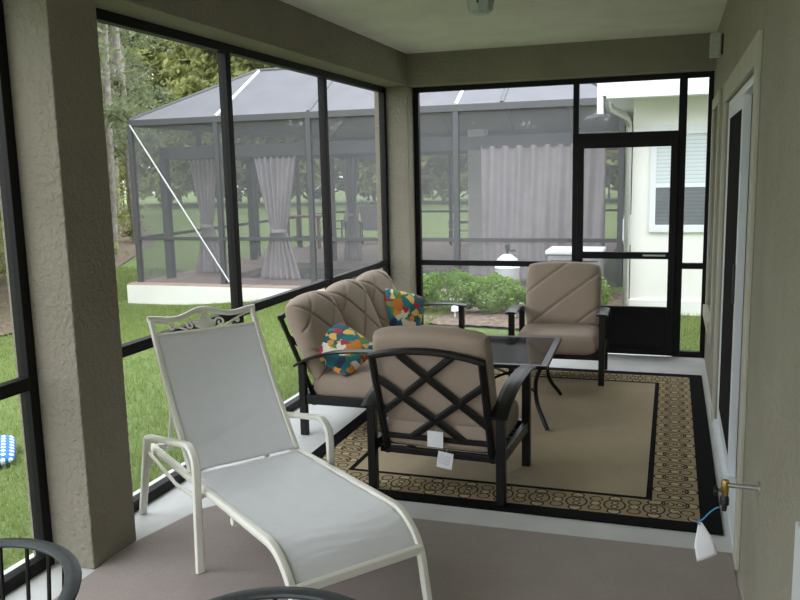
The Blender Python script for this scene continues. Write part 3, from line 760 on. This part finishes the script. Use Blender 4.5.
# polka dot cushion lying on the lawn at far left
o = link('outdoor_cushion', cushion(.42, .42, .12, 4.), M_DOTS, None, True)
o.location = (-4.27, 4.02, float(gz(-4.4, 4.0)) + .085); o.rotation_euler = (math.radians(-84), 0, .75)
tag(o, 'blue cushion with white polka dots on the grass at the left edge', 'cushion')

# ================================================================== RUGS
cp = [(.285, -2.5), (-2.285, -2.5), (-2.285, 2.98), (-2.20, 3.36), (-2.12, 3.46), (-1.98, 3.50), (-1.129, 3.541), (.0, 3.556), (.285, 3.564)]
cp = [(x, y) for x, y in cp]
m = MB(); m.prism(cp, .0005, .008); o = m.build('outdoor_carpet', M_CARPET)
tag(o, 'plain brown outdoor carpet covering the near half of the porch floor', 'carpet')
RX0, RX1, RY0, RY1 = -2.0, .262, 3.745, 6.73
t = empty('area_rug', ((RX0 + RX1) / 2, (RY0 + RY1) / 2, 0), 0, 'tan rug with gold chain border and black edge under the patio set', 'rug')
cx, cy = (RX0 + RX1) / 2, (RY0 + RY1) / 2; hx, hy_ = (RX1 - RX0) / 2, (RY1 - RY0) / 2
def frame_ring(a, b, z0, z1, uvmode=False):
    """ring between inset a and inset b"""
    O = [(-hx + a, -hy_ + a), (hx - a, -hy_ + a), (hx - a, hy_ - a), (-hx + a, hy_ - a)]
    I = [(-hx + b, -hy_ + b), (hx - b, -hy_ + b), (hx - b, hy_ - b), (-hx + b, hy_ - b)]
    V = [(x, y, z1) for x, y in O + I] + [(x, y, z0) for x, y in O + I]
    Fc = []
    for i in range(4):
        j = (i + 1) % 4; Fc += [(i, j, 4 + j, 4 + i), (8 + i, 12 + i, 12 + j, 8 + j), (i, 8 + i, 8 + j, j), (4 + i, 4 + j, 12 + j, 12 + i)]
    me = bpy.data.meshes.new('band'); me.from_pydata(V, [], Fc)
    if uvmode:
        uv = me.uv_layers.new(name='UVMap'); w = b - a
        for p in me.polygons:
            side = p.index // 4
            for li in p.loop_indices:
                x, y, z = me.vertices[me.loops[li].vertex_index].co
                if side in (0, 2): u = x + 5; v = (abs(y) - (hy_ - b))
                else: u = y + 5; v = (abs(x) - (hx - b))
                uv.data[li].uv = (u, v)
    bm = bmesh.new(); bm.from_mesh(me); bmesh.ops.recalc_face_normals(bm, faces=bm.faces[:]); bm.to_mesh(me); bm.free()
    return me
link('edge_binding', frame_ring(0, .095, .0005, .010), M_RUGB, t)
link('pattern_border', frame_ring(.095, .315, .0005, .0095, True), M_RUGP, t)
link('inner_line', frame_ring(.315, .345, .0005, .0098), M_RUGB, t)
MB().box(-hx + .345, hx - .345, -hy_ + .345, hy_ - .345, .0005, .0095).build('field', M_RUGF, t)
RZ = .010

# ================================================================== PATIO SET
# local frame: x to the right seen from behind, y towards the seat front
def seat_frame(W, D, parent, bays=1):
    zr, zf = .465, .565
    for sx in (-1, 1):
        MB().box(sx * W - .0225, sx * W + .0225, -.0225, .0225, 0, zr, .004).build('leg', M_IRON, parent)
        MB().box(sx * W - .0225, sx * W + .0225, D - .0225, D + .0225, 0, zf - .012, .004).build('leg', M_IRON, parent)
        pts = bez([(sx * W, -.045, zr - .012), (sx * W, .05, zr + .035), (sx * W, .24, zr + .085), (sx * W, D * .8, zf + .0), (sx * W, D + .05, zf - .008)], 7)
        MB().sweep(pts, (1, 0, 0), .043, .0105, 8, 5).build('armrest', M_IRON, parent)
        MB().box(sx * W - .014, sx * W + .014, .0225, D - .0225, .205, .262, .003).build('side_rail', M_IRON, parent)
    MB().box(-W + .0225, W - .0225, D - .015, D + .015, .205, .262, .003).build('front_rail', M_IRON, parent)
    MB().box(-W + .0225, W - .0225, .045, .075, .19, .225, .003).build('rear_rail', M_IRON, parent)
    for k in range(1, 7):
        y = .06 + (D - .06) * k / 7; MB().box(-W + .014, W - .014, y - .014, y + .014, .212, .226).build('seat_slat', M_IRON, parent)
YT, ZTP, YBT, ZBT = -.125, .745, .062, .20      # back frame: top and bottom
def back_pt(x, f): return Vector((x, YBT + (YT - YBT) * f, ZBT + (ZTP - ZBT) * f))     # f = 0 bottom .. 1 top
def back_frame(W, parent, n_lat=1):
    bw = W - .060; f_mid = .17; rise = .04
    def top(x): return 1.0 + (rise / (ZTP - ZBT)) * (1 - (x / bw) ** 2)
    fr = MB()
    for sx in (-1, 1): fr.sweep([back_pt(sx * bw, -.02), back_pt(sx * bw, 1.0)], (1, 0, 0), .019, .014, 8, 6)
    fr.sweep([back_pt(x, top(x)) for x in np.linspace(-bw - .014, bw + .014, 21)], (0, 1, 0), .014, .017, 8, 6)
    fr.build('back_frame', M_IRON, parent)
    MB().sweep([back_pt(-bw, f_mid), back_pt(bw, f_mid)], (0, 1, 0), .011, .014, 8, 6).build('mid_rail', M_IRON, parent)
    lw = 2 * bw / n_lat
    for k in range(n_lat):
        c0 = -bw + k * lw
        if k: MB().sweep([back_pt(c0, f_mid), back_pt(c0, top(c0))], (1, 0, 0), .016, .012, 8, 6).build('mid_post', M_IRON, parent)
        def P(u, f): return back_pt(c0 + u * lw, f)
        g = lambda d: 1 - d * (1 - f_mid) / .83     # d = fraction down from the top
        for a, b in (((.25, None), (1., .66)), ((0., .19), (.76, .83)), ((.74, None), (0., .60)), ((1., .21), (.26, .83))):
            fa = top(c0 + a[0] * lw) if a[1] is None else g(a[1]); fb = g(b[1])
            MB().sweep([P(a[0], fa - .02), P(b[0], fb)], (0, 1, 0), .008, .0185, 8, 6).build('lattice_bar', M_IRON, parent)
TILT = math.atan2(YBT - YT, ZTP - ZBT)
def put_back(me, x, parent, name='back_cushion', f=.72, off=.094, tilt=None, rx=0.):
    tilt = TILT
    o = link(name, me, M_TAN, parent, True); p = back_pt(x, f)
    o.rotation_euler = (tilt, rx, 0); o.location = (x, p.y + off * math.cos(tilt), p.z + off * math.sin(tilt) * .3); return o
def put_seat(me, x, y, z, parent, name='seat_cushion'):
    o = link(name, me, M_TAN, parent, True); o.rotation_euler = (math.radians(90), 0, 0); o.location = (x, y, z); return o

def armchair(name, loc, rz, label, seed=0, grooves=None):
    t = empty(name, loc, rz, label, 'chair'); W, D = .343, .575
    seat_frame(W, D, t); back_frame(W, t)
    put_seat(cushion(.625, .575, .165, 14., e=3., back=1.), 0, .322, .312, t)
    put_back(cushion(.61, .53, .165, 10., grooves, gd=.012, crown=.012, e=2.8, nu=96, nv=90), 0, t, f=.75)
    return t
near = armchair('patio_armchair', (-1.106, 3.827, RZ), -.049, 'dark metal armchair with lattice back and tan cushions seen from behind, paper tags hanging', grooves=quilt(.30))
far = armchair('patio_armchair', (-.835, 6.80, 0), PI + .03, 'dark metal armchair with quilted tan cushions facing the camera before the screen door', grooves=one_way(.36, .009))
# paper tags hanging on the near chair
def hang_tag(x, f, w, h, rz, label, dy=-.022, tilt=0., lines=False):
    p = back_pt(x, f); M = near.matrix_basis
    q = Matrix.Translation(Vector(near.location)) @ Matrix.Rotation(-.049, 4, 'Z') @ Vector((p.x, p.y + dy, p.z))
    t = MB().box(-w / 2, w / 2, -.001, .001, -h, 0).build('paper_tag', M_PAPER, near)
    t.location = (p.x, p.y + dy, p.z); t.rotation_euler = (tilt, rz, 0)
    t['label'] = label
    s = MB().tube([(0, .0, -.005), (0, -dy * .8, .012)], .0012, 5).build('tag_string', M_WHITE, t)
    if lines:
        for k in range(5): MB().box(-w * .38, w * .36, -.0016, -.001, -h * .25 - k * h * .12, -h * .25 - k * h * .12 + .002).build('printed_line', simple('grey_ink', (.45, .45, .5), .8), t)
hang_tag(.006, .27, .084, .084, .02, 'plain white paper tag')
hang_tag(.048, .05, .082, .086, .14, 'white paper tag with faint printing', lines=True)

# sofa
YT = -.17; TILT = math.atan2(YBT - YT, ZTP - ZBT)
sofa = empty('patio_sofa', (-2.20, 5.545, 0), -PI / 2, 'long dark metal sofa with three quilted tan back cushions along the left screens', 'sofa')
SW, SD = .935, .575
seat_frame(SW, SD, sofa); back_frame(SW, sofa, 3)
sc = cushion(.603, .575, .165, 14., e=3., back=1.)
bc = cushion(.62, .54, .185, 6., quilt(.37, .009), gd=.012, crown=.03, e=2.1, nu=96, nv=90)
for k in (-1, 0, 1):
    o = link('seat_cushion', sc, M_TAN, sofa, True) if k == -1 else bpy.data.objects.new('seat_cushion', sc)
    if k != -1: COL.objects.link(o); o.parent = sofa
    o.rotation_euler = (math.radians(90), 0, 0); o.location = (k * .603, .322, .312)
    o = link('back_cushion', bc, M_TAN, sofa, True) if k == -1 else bpy.data.objects.new('back_cushion', bc)
    if k != -1: COL.objects.link(o); o.parent = sofa
    p = back_pt(0, .70); o.rotation_euler = (TILT, 0, 0); o.location = (k * .603, p.y + .088, p.z + .005)
# sofa middle legs
for y in (0, SD): MB().box(-.02, .02, y - .02, y + .02, 0, .205 if y else .19, .003).build('leg', M_IRON, sofa)
# throw pillows: world placement
pm = cushion(.345, .345, .14, 3.2, None, nu=30, nv=30, e=1.6)
def pillow(loc, rot, label):
    o = bpy.data.objects.new('throw_pillow', pm); COL.objects.link(o)
    if not pm.materials: pm.materials.append(M_FLORAL)
    for p in pm.polygons: p.use_smooth = True
    o.location = loc; o.rotation_euler = rot; tag(o, label, 'pillow', 'floral throw pillows on the sofa')
_a = Vector((.80, -.15, -.42)).normalized(); _b = Vector((.1, .8, .5)); _b = (_b - _a * _b.dot(_a)).normalized(); _c = _b.cross(_a)
_rot = Matrix((_a, _c, _b)).transposed().to_euler()
pillow((-2.00, 4.80, .53), _rot, 'bright floral throw pillow slumped at the near end of the sofa')
pillow((-2.02, 6.10, .545), (math.radians(20), math.radians(-16), -2.55), 'bright floral throw pillow standing on its edge at the far end of the sofa')

# coffee table
tb = empty('coffee_table', (-1.02, 5.43, RZ), .03, 'low dark metal coffee table with smoked glass top between the seats', 'coffee table')
tw, tl, tz = .30, .46, .43
m = MB()
m.box(-tw, -tw + .045, -tl, tl, tz - .025, tz, .004).box(tw - .045, tw, -tl, tl, tz - .025, tz, .004).box(-tw + .045, tw - .045, -tl, -tl + .045, tz - .025, tz, .004).box(-tw + .045, tw - .045, tl - .045, tl, tz - .025, tz, .004)
m.build('top_frame', M_IRON, tb)
MB().box(-tw + .045, tw - .045, -tl + .045, tl - .045, tz - .010, tz - .003).build('glass_top', M_TGLASS, tb)
for sx in (-1, 1):
    for sy in (-1, 1):
        pts = bez([(sx * (tw - .05), sy * (tl - .06), tz - .025), (sx * (tw - .085), sy * (tl - .12), tz * .68), (sx * (tw - .075), sy * (tl - .12), tz * .36), (sx * (tw - .0), sy * (tl - .03), .012)], 8)
        MB().sweep(pts, (sx * .8, -sy * .6, 0), .013, .013, 8, 5).build('leg', M_IRON, tb)
MB().sweep(bez([(-tw + .09, -tl + .13, .23), (0, 0, .27), (tw - .09, tl - .13, .23)], 8), (0, 0, 1), .008, .012, 8, 6).build('stretcher', M_IRON, tb)
MB().sweep(bez([(tw - .09, -tl + .13, .23), (0, 0, .25), (-tw + .09, tl - .13, .23)], 8), (0, 0, 1), .008, .012, 8, 6).build('stretcher', M_IRON, tb)

# ================================================================== CHAISE
CZ = .008
ch = empty('chaise_lounge', (-1.985, 2.965, CZ), -.655, 'cream framed reclining chaise lounge with pale sling fabric on the brown carpet', 'chaise lounge')
w_, zs, L_, a_, zt = .54, .345, .90, .44, .965
R_ = .0165
def rail(y): return rnd_corner([(-.52, y, zs - .01), (L_ - .03, y, zs), (L_ + .085, y, zs - .09), (L_ + .14, y, 0.0)], .10, 7)
MB().sweep(rail(0), (0, 1, 0), R_, R_ * 1.05, 10, 3.2).build('side_rail', M_CREAM, ch, True)
MB().sweep(rail(w_), (0, 1, 0), R_, R_ * 1.05, 10, 3.2).build('side_rail', M_CREAM, ch, True)
MB().sweep([(L_ + .093, 0, zs - .115), (L_ + .093, w_, zs - .115)], (0, 0, 1), .020, .013, 10, 4).build('crossbar', M_CREAM, ch, True)
MB().sweep([(-.50, 0, zs - .01), (-.50, w_, zs - .01)], (0, 0, 1), .015, .012, 10, 4).build('crossbar', M_CREAM, ch, True)
MB().tube([(.12, 0, zs - .045), (.12, w_, zs - .045)], .011).build('crossbar', M_CREAM, ch, True)
MB().tube([(.50, 0, zs - .045), (.50, w_, zs - .045)], .011).build('crossbar', M_CREAM, ch, True)
for x in (.12, .50):
    for y in (0, w_): MB().lathe([(.016, -.012), (.016, .012)], (x, y, zs - .035), 12, 'y').build('bracket', M_CREAM, ch)
for y, sg in ((-.045, -1), (w_ + .045, 1)):
    path = rnd_corner([(-.545, y + sg * .015, 0), (-.435, y, .415), (-.40, y, .425), (.16, y, .535), (.225, y, .49), (.225, y + sg * .01, 0)], .075, 6)
    MB().sweep(path, (0, 1, 0), .019, .0125, 10, 3.5).build('armrest', M_CREAM, ch, True)
    MB().tube([(.215, y, zs - .03), (.215, 0 if sg < 0 else w_, zs - .012)], .010).build('bracket', M_CREAM, ch)
    MB().tube([(-.47, y, zs - .09), (-.47, 0 if sg < 0 else w_, zs - .015)], .010).build('bracket', M_CREAM, ch)
    MB().sweep([(-.44, y + (0.005), .335), (-.05, y, .30), (.21, y, .32)], (0, 1, 0), .007, .010, 8, 5).build('ratchet_bar', M_CREAM, ch)
# back
bl = math.hypot(a_, zt - zs)
def bp_(s, y, o=0.):      # s along the back from the hinge, slight curve
    k = s / bl; nx, nz = (zt - zs) / bl, a_ / bl
    bow = .018 * math.sin(PI * k)
    return Vector((-a_ * k - nx * (bow) + nx * o, y, zs + .012 + (zt - zs) * k - nz * bow + nz * o))
ns = 14; yi = .012
for y in (yi, w_ - yi): MB().sweep([bp_(bl * i / ns, y) for i in range(ns + 1)], (0, 1, 0), .0135, .0155, 10, 3.2).build('back_rail', M_CREAM, ch, True)
hy2 = w_ / 2
top_pts = [bp_(bl + .006 + .022 * math.exp(-((y - hy2) / .10) ** 2) - .018 * math.sin(PI * min(1, abs(y - hy2) / hy2)) ** 2, y) for y in np.linspace(yi - .014, w_ - yi + .014, 29)]
MB().sweep(top_pts, (1, 0, 0), .013, .014, 10, 3.2).build('top_rail', M_CREAM, ch, True)
MB().sweep([bp_(bl - .082, y) for y in np.linspace(yi, w_ - yi, 3)], (1, 0, 0), .009, .009, 8, 4).build('lower_rail', M_CREAM, ch, True)
# scroll ornament
sc_ = MB()
for sg in (-1, 1):
    pts = []
    for k in range(26):
        an = k / 25 * 2.4 * PI; r = .026 * (1 - k / 30)
        pts.append(bp_(bl - .050 + r * math.sin(an) * 1.0, hy2 + sg * (.075 - r * math.cos(an))))
    sc_.tube(pts, .0055, 6)
    sc_.tube([bp_(bl - .050, hy2 + sg * .048), bp_(bl - .020, hy2 + sg * .02), bp_(bl + .02, hy2)], .0055, 6)
    sc_.tube([bp_(bl - .072, hy2 + sg * .095), bp_(bl - .050, hy2 + sg * .14), bp_(bl - .028, hy2 + sg * .19), bp_(bl - .012, hy2 + sg * .245)], .0055, 6)
    pts = []
    for k in range(20):
        an = k / 19 * 2.1 * PI; r = .014 * (1 - k / 26); pts.append(bp_(bl - .052 + r * math.sin(an), hy2 + sg * (.165 - r * math.cos(an))))
    sc_.tube(pts, .005, 6)
for k in range(5):
    an = (k - 2) * .5; sc_.sweep([bp_(bl - .075, hy2), bp_(bl - .075 + .045 * math.cos(an), hy2 + .05 * math.sin(an)), bp_(bl - .075 + .075 * math.cos(an), hy2 + .06 * math.sin(an))], (1, 0, 0), .004, .012, 8, 2, [1, 1.2, .3])
sc_.build('scroll_ornament', M_CREAM, ch, True)
def sling(fn, n1, n2, name):
    V = []; Fc = []; UV = []
    for i in range(n1 + 1):
        for j in range(n2 + 1):
            V.append(fn(i / n1, j / n2)); UV.append((j / n2 * w_, i / n1 * 1.0))
    k = n2 + 1
    for i in range(n1):
        for j in range(n2): Fc.append((i * k + j, i * k + j + 1, (i + 1) * k + j + 1, (i + 1) * k + j))
    me = bpy.data.meshes.new(name); me.from_pydata([tuple(v) for v in V], [], Fc); uv = me.uv_layers.new(name='UVMap')
    for lp in me.loops: uv.data[lp.index].uv = UV[lp.vertex_index]
    o = link(name, me, M_SLING, ch, True); md = o.modifiers.new('Solidify', 'SOLIDIFY'); md.thickness = .003; md.offset = 0
rp = rail(0)
# arc-length path for the seat, from hinge to the front bar
seatp = [Vector((x, 0, zs + .004)) for x in np.linspace(.01, L_ - .13, 16)] + [p + Vector((0, 0, .004)) for p in rp if L_ - .13 < p.x < L_ + .088 and p.z > zs - .105] + [Vector((L_ + .083, 0, zs - .10))]
def seat_fn(u, v):
    q = u * (len(seatp) - 1); i = min(int(q), len(seatp) - 2); p = seatp[i].lerp(seatp[i + 1], q - i)
    sag = .018 * math.sin(PI * v) ** .8 * math.sin(PI * min(1, u * 1.15 + .02)) + .0015 * math.sin(60 * u + 3 * math.sin(6 * v))
    return (p.x, .008 + (w_ - .016) * v, p.z - max(0, sag))
sling(seat_fn, 46, 20, 'seat_sling')
def back_fn(u, v):
    s = u * (bl - .082); sag = .022 * math.sin(PI * v) * math.sin(PI * (.08 + .9 * u)) + .003 * math.exp(-((u - .12 - .25 * v) / .03) ** 2)
    return tuple(bp_(s, yi + (w_ - 2 * yi) * v, -sag + .006))
sling(back_fn, 46, 20, 'back_sling')
for y in (.06, w_ - .06): MB().sweep([(-.30, y, zs + .40), (-.44, y, zs - .02)], (0, 1, 0), .009, .009, 8, 4).build('back_support', M_CREAM, ch, True)

# ================================================================== IRON DINING CHAIRS (near edge)
def iron_chair(loc, rz, label, a0=-2.0, a1=2.0):
    """barrel back: local +y is the back of the chair"""
    t = empty('iron_dining_chair', loc, rz, label, 'chair'); r = .275; zt_ = .745
    def rp(a, z, rr=r): return Vector((rr * math.sin(a), rr * math.cos(a), z))
    pts = [rp(a, zt_ - .10 * (abs(a) / 2.0) ** 2.5) for a in np.linspace(a0, a1, 33)]
    pts = [pts[0] + Vector((.0, -.03, -.05))] + pts + [pts[-1] + Vector((0, -.03, -.05))]
    MB().sweep(pts, (0, 0, 1), .008, .019, 10, 3.).build('top_rail', M_IRONGREY, t, True)
    for a in np.linspace(a0 * .93, a1 * .93, 15):
        zt2 = zt_ - .10 * (abs(a) / 2.0) ** 2.5
        MB().tube([rp(a, .44, .235), rp(a, .58, .262), rp(a, zt2 - .004, r)], .0055, 6).build('spindle', M_IRON, t, True)
    MB().sweep([Vector((.24 * math.sin(a), .24 * math.cos(a) - 0.0, .44)) for a in np.linspace(0, 2 * PI, 33)], (0, 0, 1), .010, .010, 8, 3).build('seat_ring', M_IRON, t, True)
    MB().lathe([(.0, .447), (.19, .447), (.225, .455), (.23, .45), (.225, .438), (0.0, .436)][::-1], n=28).build('seat', M_IRON, t, True)
    for sx in (-1, 1):
        for sy in (-1, 1):
            MB().tube(bez([(sx * .16, sy * .16, .44), (sx * .19, sy * .19, .25), (sx * .23, sy * .23, .0)], 5), .011, 8).build('leg', M_IRON, t, True)
iron_chair((-1.50, 1.26, CZ), -.22, 'dark grey iron barrel chair at the bottom left corner')
iron_chair((-.712, 1.225, CZ), .05, 'dark grey iron barrel chair whose rail shows at the bottom edge')

# ================================================================== SPIGOT with tag
sp = empty('garden_spigot', (XR, 2.83, .585), 0, 'brass garden spigot on a grey pipe from the right wall with tag tied on', 'spigot')
MB().tube([(0, 0, 0), (-.10, 0, .002)], .0085, 10).build('pipe', M_STEEL, sp, True)
MB().lathe([(.022, -.006), (.022, 0)], n=16, axis='x').build('escutcheon', M_STEEL, sp)
MB().lathe([(.011, .018), (.013, .012), (.012, -.03), (.009, -.04)], (-.108, 0, .0), 12).tube([(-.108, 0, -.012), (-.128, -.006, -.018)], .007).build('valve_body', M_BRASS, sp, True)
MB().lathe([(.004, -.145 + .0), (.0165, -.142), (.0165, -.132), (.004, -.129)], (0, -.006, -.02), 12, 'x').build('handle', M_BLACKP, sp, True)
MB().lathe([(.011, -.036), (.0145, -.045), (.0145, -.068), (.009, -.072), (.008, -.09)], (-.108, 0, 0), 12).build('vacuum_breaker', M_BLACKP, sp, True)
tg = empty('paper_tag', (XR - .108, 2.83, .50), 0, 'curled white paper tag hanging from the spigot on a blue tie', 'tag')
MB().tube(bez([(.004, 0, 0), (-.02, -.005, .006), (-.045, -.01, -.012), (-.068, -.012, -.040), (-.085, -.012, -.050), (-.076, -.012, -.060)], 6), .0022, 6).build('tie', M_BLUE, tg, True)
V = []; Fc = []
for i in range(11):
    for j in range(7):
        u, v = i / 10, j / 6 - .5
        wd = .012 + .062 * min(1, u * 1.8); an = .5 * v * 2
        V.append((-.066 + .008 * u + wd * math.sin(an) * .9 + .018 * u, -.012 - .02 * math.cos(an * 1.3) * min(1, u * 2) + .006, -.022 - .10 * u + .030 * v * u))
for i in range(10):
    for j in range(6): Fc.append((i * 7 + j, i * 7 + j + 1, (i + 1) * 7 + j + 1, (i + 1) * 7 + j))
V = [(-.075 + (x + .066) * 1.0, y, -.052 + (z + .022) * 1.2) for x, y, z in V]
me = bpy.data.meshes.new('tag_sheet'); me.from_pydata(V, [], Fc); o = link('tag_sheet', me, M_PAPER, tg, True); md = o.modifiers.new('Solidify', 'SOLIDIFY'); md.thickness = .0012
